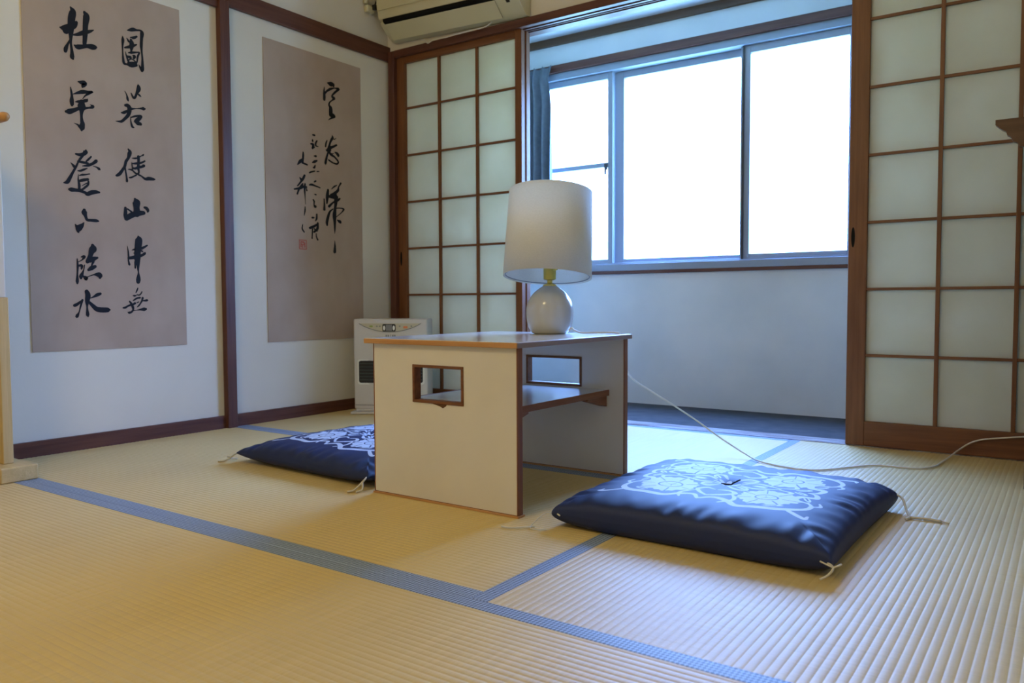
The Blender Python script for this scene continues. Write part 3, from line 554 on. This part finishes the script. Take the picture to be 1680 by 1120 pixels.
def scroll(y0, y1, z0, z1, ink, K, label, chars, seal=None):
    root = empty('calligraphy_scroll', (0, (y0+y1)/2, z0), label, 'scroll')
    build('paper_sheet', B(0.0005, 0.0035, y0, y1, z0, z1), M['scroll'], root)
    for cname, ids in chars:
        mb = MB()
        for i in ids: ribbon(mb, ink[i], K, 0.0040 + 0.0001*(i % 4))
        build(cname, mb, M['ink'], root)
    if seal:
        sm = MB(); a, b, c, d = seal; t = 0.0035
        sm.box(0.0036, 0.0041, a, b, c, c+t); sm.box(0.0036, 0.0041, a, b, d-t, d); sm.box(0.0036, 0.0041, a, a+t, c, d); sm.box(0.0036, 0.0041, b-t, b, c, d)
        for u, v, w_, h_ in ((.2, .2, .12, .6), (.42, .15, .1, .35), (.42, .62, .4, .1), (.68, .2, .12, .5), (.3, .45, .45, .09), (.2, .75, .5, .09)):
            sm.box(0.0036, 0.0041, a+(b-a)*u, a+(b-a)*(u+w_), c+(d-c)*v, c+(d-c)*(v+h_))
        build('seal_stamp', sm, M['seal'], root)['label'] = 'faded red square seal'
    return root
scroll(-1.752, -1.1725, 0.356, 1.668, INK_LEFT, 0.98, 'wide brown paper scroll with two columns of large black characters, left wall near the screen', CH_LEFT)
scroll(-0.777, -0.200, 0.348, 1.671, INK_RIGHT, 0.74, 'brown paper scroll with thin cursive columns and a red seal, nearer the corner', CH_RIGHT, seal=(-0.598, -0.554, 0.766, 0.810))

# ================================================================== LOW TABLE
TX0, TX1, TY0, TY1, TH = 1.345, 1.817, -1.475, -0.900, 0.411
table = empty('low_table', ((TX0+TX1)/2, (TY0+TY1)/2, 0.0), 'white laminate low table with brown edges and cut-out side panels', 'table')
build('table_top', B(TX0-0.022, TX1+0.006, TY0-0.010, TY1+0.012, TH, TH+0.0125), M['top_laminate'], table, 0.001)
eb = MB(); e = 0.004
eb.box(TX0-0.022-e, TX1+0.006+e, TY0-0.010-e, TY0-0.010, TH-0.0015, TH+0.0115)
eb.box(TX0-0.022-e, TX1+0.006+e, TY1+0.012, TY1+0.012+e, TH-0.0015, TH+0.0115)
eb.box(TX0-0.022-e, TX0-0.022, TY0-0.010, TY1+0.012, TH-0.0015, TH+0.0115)
build('side_edge_band', B(TX1+0.006, TX1+0.006+e, TY0-0.010, TY1+0.012, TH-0.0015, TH+0.0115), M['grey_edge'], table, 0.001)['label'] = 'greyish edge band on the right side of the top'
build('top_edge_band', eb, M['oak_x'], table, 0.0015)['label'] = 'oak coloured edge band of the top'
def side_panel(yo, inner, wx0, wx1, wz0, wz1):
    t = 0.020; y0, y1 = (yo, yo+t)
    p = MB(); x0, x1 = TX0, TX1-0.001
    z0 = 0.006
    p.box(x0, wx0, y0, y1, z0, TH); p.box(wx1, x1, y0, y1, z0, TH); p.box(wx0, wx1, y0, y1, z0, wz0); p.box(wx0, wx1, y0, y1, wz1, TH)
    o = build('side_panel', p, M['laminate'], table)
    b = MB(); b.box(x1, x1+0.0035, y0-0.001, y1+0.001, 0.003, TH); b.box(x0-0.0035, x0, y0-0.001, y1+0.001, 0.003, TH); b.box(x0-0.0035, x1+0.0035, y0-0.001, y1+0.001, 0.0, 0.006)
    build('edge_band', b, M['edge_z'], o, 0.0008, seg=1)['label'] = 'dark brown edge band'
    f = MB(); w_ = 0.0075; a = y0-0.003; c = y1+0.003
    f.box(wx0, wx1, a, c, wz1-w_, wz1); f.box(wx0, wx1, a, c, wz0, wz0+w_); f.box(wx0, wx0+w_, a, c, wz0+w_, wz1-w_); f.box(wx1-w_, wx1, a, c, wz0+w_, wz1-w_)
    build('cutout_trim', f, M['door_x'], o, 0.0008, seg=1)['label'] = 'reddish brown trim around the cut-out'
    return o
fp = side_panel(TY0, 1, 1.485, 1.655, 0.259, 0.358)
side_panel(TY1-0.020, 0, 1.470, 1.674, 0.260, 0.352)
ch = MB(); ch.prism([(1.548, 0.2595), (1.600, 0.2595), (1.597, 0.2545), (1.587, 0.249), (1.576, 0.2535), (1.562, 0.2565)], 'y', TY0-0.0006, TY0+0.004)
build('chip_mark', ch, M['chip'], fp)
for ya in (TY0-0.004, TY1-0.024):
    build('foot_strip', B(TX0-0.006, TX1+0.006, ya, ya+0.028, 0.0, 0.0045), M['oak_x'], table)
SX0, SX1 = 1.395, 1.765
sh = build('shelf', B(SX0, SX1, TY0+0.020, TY1-0.020, 0.240, 0.256), M['top_laminate'], table, 0.001)
for xa in (SX1, SX0-0.004):
    build('shelf_edge', B(xa, xa+0.004, TY0+0.020, TY1-0.020, 0.239, 0.257), M['edge_y'], sh, 0.001)['label'] = 'brown shelf edge'
for xa in (1.735, 1.40):
    for ya, yb in ((TY1-0.020, TY1-0.135), (TY0+0.020, TY0+0.135)):
        build('shelf_bracket', MB().prism([(ya, 0.240), (yb, 0.240), (yb, 0.232), (ya, 0.205)] if ya > yb else [(yb, 0.240), (ya, 0.240), (ya, 0.205), (yb, 0.232)], 'x', xa, xa+0.026), M['edge_y'], table, 0.002)

# ================================================================== TABLE LAMP
LX, LY, LZ = 1.600, -0.985, TH+0.0125
lamp = empty('table_lamp', (LX, LY, LZ), 'table lamp with white ball base and tilted cream linen drum shade', 'lamp')
k = 0.001855
pr = [(24, 0), (29, 2), (33.5, 8), (36.2, 15), (38, 25), (38.5, 35), (38, 43), (36, 51), (32.5, 58), (27.5, 65), (21, 71), (14, 76), (9, 79)]
pp = catmull([(r*k, z*k, 0) for r, z in pr], 4); build('ball_base', MB().lathe([(p.x, p.y) for p in pp], (LX, LY, LZ), 64), M['ceramic'], lamp, smooth=True)
nk = MB(); zt = LZ+79*k
nk.lathe([(0.020, 0.0), (0.020, 0.004), (0.008, 0.008), (0.008, 0.016), (0.019, 0.020), (0.019, 0.052), (0.012, 0.056)], (LX, LY, zt-0.002), 32)
nk.tube([(LX+0.015, LY-0.006, zt+0.045), (LX+0.034, LY-0.012, zt+0.048)], 0.003)
nkb = build('bulb_socket', nk, M['brass'], lamp, smooth=False)
build('light_bulb', MB().lathe([(0.013, 0), (0.014, 0.02), (0.027, 0.05), (0.030, 0.07), (0.024, 0.09), (0.008, 0.101)], (LX, LY, zt+0.054), 24), M['white_btn'], lamp, smooth=True)
# shade tilted: top leans away from the viewer and to the right
cdir = Vector((0.575, -0.818, 0)); cright = Vector((0.818, 0.575, 0))
axis = (Vector((0, 0, 1)) - cdir*0.155 + cright*0.050).normalized()
Rt = Vector((0, 0, 1)).rotation_difference(axis).to_matrix()
sb = Vector((LX, LY, LZ+92*k)) - cright*0.008 + cdir*0.012
H = 0.262; rb, rt = 0.1330, 0.1260
build('lamp_shade', MB().lathe([(rb, 0), (rt, H)], sb, 96, Rt, cap=False), M['shade'], lamp, smooth=False)
shd = [o for o in bpy.data.objects if o.name.startswith('lamp_shade')][0]
shd.data.polygons.foreach_set('use_smooth', [True]*len(shd.data.polygons)); 

shm = shd.modifiers.new('thick', 'SOLIDIFY'); shm.thickness = 0.0015; shm.offset = 0
fr = MB()
for h_, rr in ((0.004, rb-0.006), (H-0.004, rt-0.005)):
    ring = [sb + Rt @ Vector((rr*math.cos(a), rr*math.sin(a), h_)) for a in [2*math.pi*i/40 for i in range(41)]]
    fr.tube(ring, 0.0016, 6)
for a in (0.3, 0.3+2.094, 0.3+4.188):
    fr.tube([(LX, LY, zt+0.055), sb + Rt @ Vector(((rt-0.005)*math.cos(a), (rt-0.005)*math.sin(a), H-0.004))], 0.0014, 6)
build('shade_wire_frame', fr, M['grey'], shd)
# switch lump and cord on the table
cpts = [(LX+0.075, LY-0.012, LZ+0.010), (LX+0.082, LY-0.008, LZ+0.019), (LX+0.088, LY-0.002, LZ+0.012), (LX+0.10, LY+0.020, LZ+0.004), (LX+0.135, LY+0.060, LZ+0.0035),
        (1.772, TY1+0.006, LZ+0.0035), (1.784, TY1+0.022, LZ-0.006), (1.782, -0.86, 0.36), (1.778, -0.80, 0.288), (1.805, -0.70, 0.232), (1.835, -0.60, 0.180),
        (1.875, -0.50, 0.120), (1.93, -0.44, 0.062), (2.02, -0.45, 0.018), (2.10, -0.50, 0.0045), (2.252, -0.535, 0.0035), (2.352, -0.413, 0.0035), (2.409, -0.345, 0.0035),
        (2.511, -0.329, 0.0035), (2.556, -0.27, 0.0035), (2.574, -0.14, 0.006), (2.600, -0.04, 0.024), (2.630, -0.012, 0.046), (2.665, -0.009, 0.061), (2.714, -0.008, 0.070), (2.79, -0.008, 0.082), (2.95, -0.008, 0.10), (3.04, -0.028, 0.12)]
tag(build('power_cord', MB().tube(catmull(cpts, 8), 0.0028, 8), M['cord'], None, smooth=True, loc=(2.25, -0.535, 0.0)),
    'white electric cord drooping behind the table and running across the tatami to the right', 'cord')

# ================================================================== FLOOR CUSHIONS
def cushion_print(X, Y):
    """floral arabesque mask; X,Y normalised so the printed field is about +-1"""
    Xw = X + 0.030*np.sin(5*Y+1.0) + 0.018*np.sin(9*X+2); Yw = Y + 0.030*np.sin(4*X+0.5) + 0.018*np.sin(11*Y)
    a = np.abs(Xw); b = np.abs(Yw); d = np.full(X.shape, 9.0)
    def stroke(pts, w):
        nonlocal d
        P = catmull([(p[0], p[1], 0) for p in pts], 6); n = len(P)
        for i in range(n-1):
            ax, ay, bx, by = P[i].x, P[i].y, P[i+1].x, P[i+1].y
            t = i/(n-1); ww = w*0.95*(0.35+0.65*math.sin(math.pi*min(1, t*0.9+0.08)))
            vx, vy = bx-ax, by-ay; L = vx*vx+vy*vy+1e-9
            tt = np.clip(((a-ax)*vx+(b-ay)*vy)/L, 0, 1)
            d = np.minimum(d, np.hypot(a-ax-tt*vx, b-ay-tt*vy) - ww)
    def leaf(cx, cy, ang, l, w):
        nonlocal d
        u = (a-cx)*math.cos(ang)+(b-cy)*math.sin(ang); v = -(a-cx)*math.sin(ang)+(b-cy)*math.cos(ang)
        q = np.hypot(u/l, v/w); dd = (q-1)*min(l, w); dd = np.maximum(dd, 0.010-np.abs(v)-0.02*(u > 0.5*l)) 
        d = np.minimum(d, dd)
    # border scroll
    stroke([(0, .90), (.12, .80), (.28, .86), (.42, .96), (.62, .93), (.82, .90), (.97, .78), (.99, .60), (.92, .45)], .038)
    stroke([(.92, .48), (.80, .40), (.84, .26), (.97, .22), (.95, .06), (.88, 0)], .034)
    stroke([(.86, .88), (1.0, .98), (1.10, 1.03), (1.10, .95)], .030)
    stroke([(.97, .62), (1.06, .50), (1.03, .40)], .022)
    stroke([(0, .76), (.12, .66), (.20, .52), (.12, .40), (.02, .44)], .030)
    stroke([(.20, .60), (.30, .80), (.22, .93)], .024)
    stroke([(.15, .08), (.30, .16), (.46, .10), (.60, .02)], .028)
    stroke([(.60, .05), (.74, .14), (.70, .26)], .026)
    stroke([(.05, .20), (.16, .30), (.26, .28)], .026)
    stroke([(.30, .02), (.42, .04)], .026)
    for q in ((.34, .02, 0.2, .09, .035), (.20, .20, .7, .09, .04), (.82, .10, .9, .09, .04), (.90, .34, 1.2, .08, .03), (.72, .82, -.4, .09, .03)): leaf(*q)
    # big blossom in each quadrant
    fx, fy, R0 = .55, .50, .30
    u, v = a-fx, (b-fy)*0.92; r = np.hypot(u, v); th = np.arctan2(v, u)
    out = R0*(1.02+0.055*np.cos(7*th)+0.035*np.cos(21*th+1)); fl = r-out
    vein = np.abs(((th*7/(2*math.pi)+0.5) % 1)-0.5)*2*math.pi/7*r          # distance to petal division
    gap = np.where((r > .16), vein-0.008, 1)
    fl = np.maximum(fl, -gap); ring = np.abs(r-0.12)-0.010; fl = np.maximum(fl, -ring)
    rad = np.where(r < 0.10, np.abs(((th*5/(2*math.pi)) % 1)-0.5)*2*math.pi/5*r-0.005, 1); fl = np.maximum(fl, -rad)
    d = np.minimum(d, fl)
    # little centre motif
    r = np.hypot(a, b); th = np.arctan2(b, a); c = r-(0.13+0.05*np.cos(8*th)); c = np.maximum(c, 0.05-r); d = np.minimum(d, c)
    return d
def cushion(cx, cy, ang, w, dpt, label, seed, tassels, top=0.088, pw=4.0, ex=0.28):
    root = empty('floor_cushion', (cx, cy, 0.0), label, 'cushion', 'navy floor cushions')
    r_ = np.random.default_rng(seed); N = 300; s = np.linspace(-1, 1, N)
    # denser near the rim
    s = np.sign(s)*(1-(1-np.abs(s))**1.25)
    SS, TT = np.meshgrid(s, s, indexing='ij')
    conc = 0.030
    X = SS*w/2*(1-conc*(1-TT**2)*np.abs(SS)**3); Y = TT*dpt/2*(1-conc*(1-SS**2)*np.abs(TT)**3)
    prof = (np.clip(1-np.abs(SS)**pw, 0, 1)**ex)*(np.clip(1-np.abs(TT)**pw, 0, 1)**ex)
    seam = 0.032
    ph = r_.uniform(0, 6, 8)
    edge = np.maximum(np.abs(SS), np.abs(TT))
    along = np.where(np.abs(SS) > np.abs(TT), TT, SS)
    wr = (np.sin(along*23+ph[0]+2*np.sin(along*5+ph[1])) + 0.7*np.sin(along*41+ph[2]+2*np.sin(along*7)))*np.exp(-((edge-0.88)/0.10)**2)*0.0022
    wr += 0.0022*np.sin(SS*3.1+ph[3])*np.sin(TT*3.7+ph[4])*prof
    dimple = -0.010*np.exp(-((X)**2+(Y)**2)/0.03**2)
    Zt = seam + (top-seam)*prof + wr*(prof > 0.02) + dimple
    Zb = seam - (seam-0.0)*np.clip(prof*1.5, 0, 1)
    ca, sa = math.cos(ang), math.sin(ang)
    def P(Z): return np.stack([X*ca-Y*sa, X*sa+Y*ca, Z], -1).reshape(-1, 3)
    V = np.concatenate([P(Zt), P(Zb)]); idx = np.arange(N*N).reshape(N, N)
    q = np.stack([idx[:-1, :-1], idx[1:, :-1], idx[1:, 1:], idx[:-1, 1:]], -1).reshape(-1, 4)
    F = np.concatenate([q, (q+N*N)[:, ::-1]])
    me = bpy.data.meshes.new('cushion_cover'); me.vertices.add(len(V)); me.vertices.foreach_set('co', V.ravel())
    me.loops.add(F.size); me.loops.foreach_set('vertex_index', F.ravel().astype(np.int32))
    me.polygons.add(len(F)); me.polygons.foreach_set('loop_start', np.arange(0, F.size, 4, dtype=np.int32)); me.polygons.foreach_set('loop_total', np.full(len(F), 4, dtype=np.int32))
    me.polygons.foreach_set('use_smooth', np.ones(len(F), dtype=bool)); me.update(); me.validate()
    d = cushion_print(X/0.212, (Y+0.005)/0.200)*0.2
    mask = np.clip(0.5-d/0.004, 0, 1); mask = np.concatenate([mask.ravel(), np.zeros(N*N)])
    at = me.attributes.new('print', 'FLOAT', 'POINT'); at.data.foreach_set('value', mask.astype(np.float32))
    me.materials.append(M['cushion']); o = bpy.data.objects.new('cushion_cover', me); link(o, root)
    O = Vector((cx, cy, 0))
    W = lambda x, y, z: (cx+x*ca-y*sa, cy+x*sa+y*ca, z)
    tf = MB(); zc = top+0.0005-0.010
    tf.tube([W(-0.022, -0.010, zc+0.004), W(0, 0, zc+0.002), W(0.004, 0.002, zc+0.006), W(0.018, 0.012, zc+0.014)], 0.0018, 6)
    build('centre_stitch', tf, M['stitch'], root)
    for t in tassels:
        m = MB()
        for line, rad in t: m.tube(catmull([W(*p) for p in line], 4), rad, 6)
        build('corner_tassel', m, M['thread'], root, smooth=True)
    return root
hw, hd_ = 0.305, 0.31
cushion(2.240, -1.185, math.radians(-1.0), 0.62, 0.625, 'navy floor cushion with pale floral print lying in front of the right sliding door', 3, [
    [([(-.300, -.304, .034), (-.325, -.315, .030), (-.345, -.335, .008), (-.335, -.360, .003), (-.300, -.350, .003)], .0012),
     ([(-.335, -.345, .004), (-.375, -.380, .003), (-.400, -.385, .003)], .0018), ([(-.302, -.306, .033), (-.285, -.316, .031)], .0018)],
    [([(.300, -.308, .032), (.316, -.322, .028), (.308, -.330, .014), (.296, -.335, .006)], .0022), ([(.316, -.322, .028), (.330, -.318, .036)], .0018), ([(.316, -.322, .028), (.292, -.322, .036)], .0015)],
    [([(.302, .305, .040), (.322, .295, .034), (.338, .262, .012), (.350, .235, .004)], .0028), ([(.350, .235, .004), (.385, .240, .005), (.415, .238, .004)], .0034), ([(.350, .235, .004), (.400, .250, .004), (.432, .232, .003)], .0022), ([(.350, .235, .005), (.345, .215, .003)], .003)],
])
cushion(1.008, -1.150, math.radians(-3.2), 0.635, 0.61, 'navy floor cushion with pale floral print, left of the table and partly hidden by it', 9, [
    [([(-.312, -.300, .033), (-.335, -.302, .024), (-.355, -.305, .010)], .0028), ([(-.355, -.305, .010), (-.368, -.290, .006), (-.358, -.275, .004)], .0024), ([(-.355, -.305, .010), (-.362, -.325, .004), (-.375, -.335, .003)], .003), ([(-.345, -.303, .016), (-.376, -.300, .012)], .002)],
    [([(.312, -.302, .034), (.318, -.322, .026), (.308, -.345, .006), (.298, -.360, .003)], .0028), ([(.318, -.322, .026), (.326, -.330, .008), (.318, -.345, .003)], .0026)],
], top=0.086, pw=3.0, ex=0.40)

# ================================================================== FAN HEATER
HX0, HX1, HY0, HY1, HZ = 0.142, 0.492, -0.402, -0.262, 0.445
ht = empty('fan_heater', ((HX0+HX1)/2, (HY0+HY1)/2, 0.0), 'white portable fan heater standing on the tatami in the far corner behind the table', 'heater')
bd = MB(); n = 14; arc = []
for i in range(n+1):       # slightly bowed front
    t = -1+2*i/n; arc.append((HX0+(HX1-HX0)*(i/n), HY0-0.010*(1-t*t)))
bd.prism(arc+[(HX1, HY1), (HX0, HY1)], 'z', 0.022, HZ)
build('heater_body', bd, M['heater'], ht, 0.008, seg=3)
bs = MB(); bs.prism([(HX0-0.012, HY0-0.030), (HX1+0.012, HY0-0.030), (HX1+0.012, HY1+0.01), (HX0-0.012, HY1+0.01)], 'z', 0.0, 0.012)
bs.box(HX0+0.01, HX1-0.01, HY0-0.010, HY1, 0.012, 0.024); build('heater_base', bs, M['heater'], ht, 0.004)
yf = lambda x: HY0-0.010*(1-((x-(HX0+HX1)/2)/((HX1-HX0)/2))**2)
def plate(poly, t, off=0.0):   # poly in x,z following the bowed front
    m = MB(); n = len(poly); 
    m.v = [(x, yf(x)-off-t, z) for x, z in poly] + [(x, yf(x)-off, z) for x, z in poly]
    m.f = [tuple(range(n)), tuple(range(2*n-1, n-1, -1))] + [(i, n+i, n+(i+1) % n, (i+1) % n) for i in range(n)]; return m
cxm = (HX0+HX1)/2
cres = [(HX0+0.028+ (HX1-HX0-0.056)*i/16, 0.424) for i in range(17)] + [(HX1-0.028-(HX1-HX0-0.056)*i/16, 0.424-0.040*math.sin(math.pi*i/16)**0.8) for i in range(1, 16)]
cp = build('control_panel', plate(cres, 0.002), M['heater_panel'], ht)
rim = MB(); rim.tube([(x, yf(x)-0.002, z) for x, z in cres[16:]+[cres[0]]], 0.0016, 6); build('panel_rim', rim, M['grey'], cp)
def rrect(x0, x1, z0, z1, r=0.006):
    out = []
    for cx_, cz_, a0 in ((x1-r, z1-r, 0), (x0+r, z1-r, 90), (x0+r, z0+r, 180), (x1-r, z0+r, 270)):
        for k in range(5): a = math.radians(a0+k*22.5); out.append((cx_+r*math.cos(a), cz_+r*math.sin(a)))
    return out
build('display_bezel', plate(rrect(cxm-0.034, cxm+0.028, 0.387, 0.421), 0.003, 0.001), M['black'], ht)
build('display_screen', plate(rrect(cxm-0.018, cxm+0.012, 0.390, 0.418, 0.002), 0.001, 0.004), M['grey'], ht)
for xk in (cxm-0.0255, cxm+0.0200):
    build('display_key', plate([(xk+0.0052*math.cos(a), 0.403+0.011*math.sin(a)) for a in [2*math.pi*i/14 for i in range(14)]], 0.002, 0.004), M['white_btn'], ht)
build('power_button', plate(rrect(cxm+0.064, cxm+0.084, 0.401, 0.411, 0.003), 0.002, 0.002), M['orange'], ht)['label'] = 'orange power button'
build('timer_button', plate(rrect(cxm-0.096, cxm-0.080, 0.407, 0.415, 0.003), 0.002, 0.002), M['green'], ht)['label'] = 'green button'
for xk in (cxm-0.064, cxm-0.050, cxm+0.044, cxm+0.098): build('small_button', plate(rrect(xk, xk+0.007, 0.408, 0.414, 0.002), 0.001, 0.002), M['grey'], ht)
lg = MB()
for i, xk in enumerate([-0.020, -0.010, 0.001, 0.011, 0.020]):
    q = plate([(cxm+xk, 0.362), (cxm+xk+0.007, 0.362), (cxm+xk+0.007, 0.371), (cxm+xk, 0.371)] if i != 2 else [(cxm+xk+0.002, 0.362), (cxm+xk+0.005, 0.362), (cxm+xk+0.005, 0.373), (cxm+xk+0.002, 0.373)], 0.0008)
    b0 = len(lg.v); lg.v += q.v; lg.f += [tuple(b0+j for j in f) for f in q.f]
build('logo_mark', lg, M['grey'], ht)
gx0, gx1, gz0, gz1 = HX0+0.026, HX1-0.022, 0.146, 0.250
build('outlet_surround', plate(rrect(gx0-0.007, gx1+0.007, gz0-0.008, gz1+0.006, 0.012), 0.004), M['white_btn'], ht)
gr = build('air_outlet', plate(rrect(gx0, gx1, gz0, gz1, 0.010), 0.001, 0.004), M['black'], ht)
sl = MB()
for i in range(6):
    z = gz0+0.014+i*0.0152
    for j in range(12):
        xa = gx0+0.004+(gx1-gx0-0.008)*j/12; xb = gx0+0.004+(gx1-gx0-0.008)*(j+1)/12
        sl.box(xa, xb, yf((xa+xb)/2)-0.009, yf((xa+xb)/2)-0.0045, z-0.0018, z+0.0018)
build('outlet_slat', sl, M['grille'], gr)
seamline = MB()
for j in range(16):
    xa = HX0+0.006+(HX1-HX0-0.012)*j/16; xb = HX0+0.006+(HX1-HX0-0.012)*(j+1)/16
    seamline.box(xa, xb, yf((xa+xb)/2)-0.0012, yf((xa+xb)/2)+0.003, 0.040, 0.043)
build('panel_seam', seamline, M['grey'], ht)

# the heater stands turned in the corner, pivoting on its front left corner
_a = math.radians(31); _c = Vector((HX0, HY0, 0)); _o = ORG[ht.name] - _c
ht.location = _c + Vector((_o.x*math.cos(_a)-_o.y*math.sin(_a), _o.x*math.sin(_a)+_o.y*math.cos(_a), 0)); ht.rotation_euler.z = _a

# ================================================================== AIR CONDITIONER
ac = empty('air_conditioner', (0.48, 0.0, 1.80), 'beige wall air conditioner above the left sliding door', 'air conditioner')
AX0, AX1 = 0.062, 0.880
def tilt(p):
    a = math.radians(2.3); x = p[0]-AX0; z = p[2]-1.83
    return (AX0+x*math.cos(a)+z*math.sin(a)*0.2, p[1], 1.83-x*math.sin(a)+z*math.cos(a))
body_p = [(-0.004, 1.826), (-0.034, 1.828), (-0.060, 1.845), (-0.112, 1.888), (-0.118, 1.900), (-0.110, 1.905), (-0.128, 1.912), (-0.142, 1.96), (-0.150, 2.04), (-0.140, 2.09), (-0.11, 2.115), (-0.004, 2.118)]
build('casing', MB().prism(body_p, 'x', AX0, AX1).xform(tilt), M['ac'], ac, 0.010, seg=3)
lv = MB().prism([(-0.050, 1.833), (-0.109, 1.884), (-0.113, 1.889), (-0.108, 1.884), (-0.050, 1.829)], 'x', AX0+0.03, AX0+0.70)
build('louver_flap', lv.xform(lambda p: tilt((p[0], p[1]-0.004, p[2]-0.002))), M['ac'], ac)
build('outlet_slot', MB().prism([(-0.112, 1.890), (-0.125, 1.898), (-0.128, 1.912), (-0.112, 1.908)], 'x', AX0+0.028, AX0+0.70).xform(lambda p: tilt((p[0], p[1]-0.0015, p[2]-0.001))), M['hole'], ac)
dsp = MB().prism([(-0.096, 1.8755), (-0.120, 1.893), (-0.126, 1.900), (-0.094, 1.880)], 'x', AX0+0.755, AX0+0.772).xform(lambda p: tilt((p[0], p[1]-0.004, p[2]-0.003)))
build('receiver_window', dsp, M['black'], ac)
build('front_grille_lines', MB().prism([(-0.143, 1.95), (-0.1445, 1.95), (-0.1455, 1.956), (-0.143, 1.956)], 'x', AX0+0.01, AX1-0.02).xform(tilt), M['ac'], ac)
wire = catmull([(0.25, -0.030, 1.806), (0.285, -0.036, 1.80), (0.292, -0.040, 1.788), (0.31, -0.044, 1.776), (0.35, -0.044, 1.786), (0.42, -0.044, 1.782), (0.50, -0.044, 1.784), (0.60, -0.044, 1.784), (0.655, -0.040, 1.787), (0.69, -0.032, 1.806)], 6)
build('drooping_wire', MB().tube(wire, 0.0028, 6), M['cord'], ac, smooth=True)
# pipe sleeve / socket cover on the left wall with a dark lead
so = empty('wall_socket', (0.0, -0.14, 1.975), 'small beige wall socket cover with a dark lead, left of the air conditioner', 'socket')
build('socket_cover', MB().box(0.0, 0.030, -0.170, -0.118, 1.950, 1.985), M['ac'], so, 0.008, seg=3)
build('socket_cap', MB().lathe([(0.012, -0.0), (0.012, 0.022), (0.006, 0.028)], (0.020, -0.172, 1.988), 16), M['ac'], so, smooth=True)
build('plug', MB().box(0.026, 0.046, -0.138, -0.118, 1.965, 1.990), M['black'], so, 0.003)
build('lead', MB().tube(catmull([(0.036, -0.128, 1.985), (0.034, -0.115, 2.01), (0.030, -0.095, 2.05), (0.030, -0.07, 2.12), (0.06, -0.05, 2.16)], 5), 0.004, 8), M['black'], so, smooth=True)

# ================================================================== CURTAIN
cu = MB(); nx, nz = 72, 16; z0c, z1c = 0.70, 1.782
for j in range(nz+1):
    z = z1c+(z0c-z1c)*j/nz
    for i in range(nx+1):
        t = i/nx; pinch = 1-0.10*math.exp(-((z-1.70)/0.05)**2)
        x = 0.345+(0.240*t)*pinch; y = 0.645+0.030*math.sin(t*2*math.pi*4.5+0.6+0.5*math.sin(z*2))*(0.6+0.4*j/nz) + 0.008*math.sin(t*31+z*4)
        cu.v.append((x, y, z+0.008*math.sin(t*28)*(j == 0)))
for j in range(nz):
    for i in range(nx): a = j*(nx+1)+i; cu.f.append((a, a+1, a+nx+2, a+nx+1))
co = build('curtain', cu, M['curtain'], None, smooth=True, loc=(0.43, 0.645, 0.70)); so_ = co.modifiers.new('s', 'SOLIDIFY'); so_.thickness = 0.002
tag(co, 'blue grey curtain bunched at the left end of the window', 'curtain')

# ================================================================== WOODEN SCREEN at the left edge
sc = empty('wooden_screen', (0.20, -1.965, 0.0), 'pale wooden standing screen at the left edge, only its foot, post and rail tip showing', 'screen')
build('foot', MB().box(0.10, 0.386, -2.02, -1.915, 0.0, 0.046), M['pale_x'], sc, 0.005)
build('lower_board', MB().box(0.02, 0.322, -1.985, -1.955, 0.046, 0.540), M['pale_z'], sc, 0.003)
build('upper_panel', MB().box(0.02, 0.316, -1.980, -1.960, 0.540, 1.040), M['laminate'], sc, 0.002)
build('top_rail', MB().tube([(0.02, -1.97, 1.059), (0.368, -1.97, 1.059), (0.380, -1.97, 1.059), (0.386, -1.97, 1.059)], [0.014, 0.014, 0.011, 0.004], 16), M['oak_x'], sc, smooth=True)

# ================================================================== CABINET at the right edge
cb = empty('wooden_cabinet', (3.05, -0.36, 0.0), 'dark wooden cabinet with a stepped cornice at the right edge of the photo', 'cabinet')
build('carcass', MB().box(2.800, 3.20, -0.46, -0.055, 0.0, 0.928), M['dark_z'], cb, 0.003)
cn = MB().prism([(2.716, 1.004), (2.716, 0.991), (2.732, 0.976), (2.741, 0.971), (2.743, 0.962), (2.752, 0.955), (2.757, 0.944), (2.768, 0.938), (2.772, 0.928), (3.24, 0.928), (3.24, 1.004)], 'y', -0.50, -0.475).box(2.80, 3.24, -0.475, -0.055, 0.928, 1.0)
build('cornice', cn, M['dark_x'], cb)

# ================================================================== CEILING LAMP (above the frame)
cl = empty('ceiling_lamp', (1.60, -3.20, RZ), 'round paper pendant lamp hanging from the ceiling above the mats', 'lamp')
build('pendant_cord', MB().tube([(1.60, -3.20, RZ), (1.60, -3.20, 2.18)], 0.004, 8), M['cord'], cl)
build('lamp_cap', MB().lathe([(0.03, 0), (0.20, -0.03), (0.23, -0.05), (0.22, -0.05), (0.03, -0.02)], (1.60, -3.20, 2.21), 32), M['white_btn'], cl, smooth=True)
build('bulb', MB().lathe([(0.012, 0.05), (0.014, 0.03), (0.03, 0.0), (0.034, -0.02), (0.026, -0.045), (0.008, -0.055)], (1.60, -3.20, 2.15), 20), M['white_btn'], cl, smooth=True)
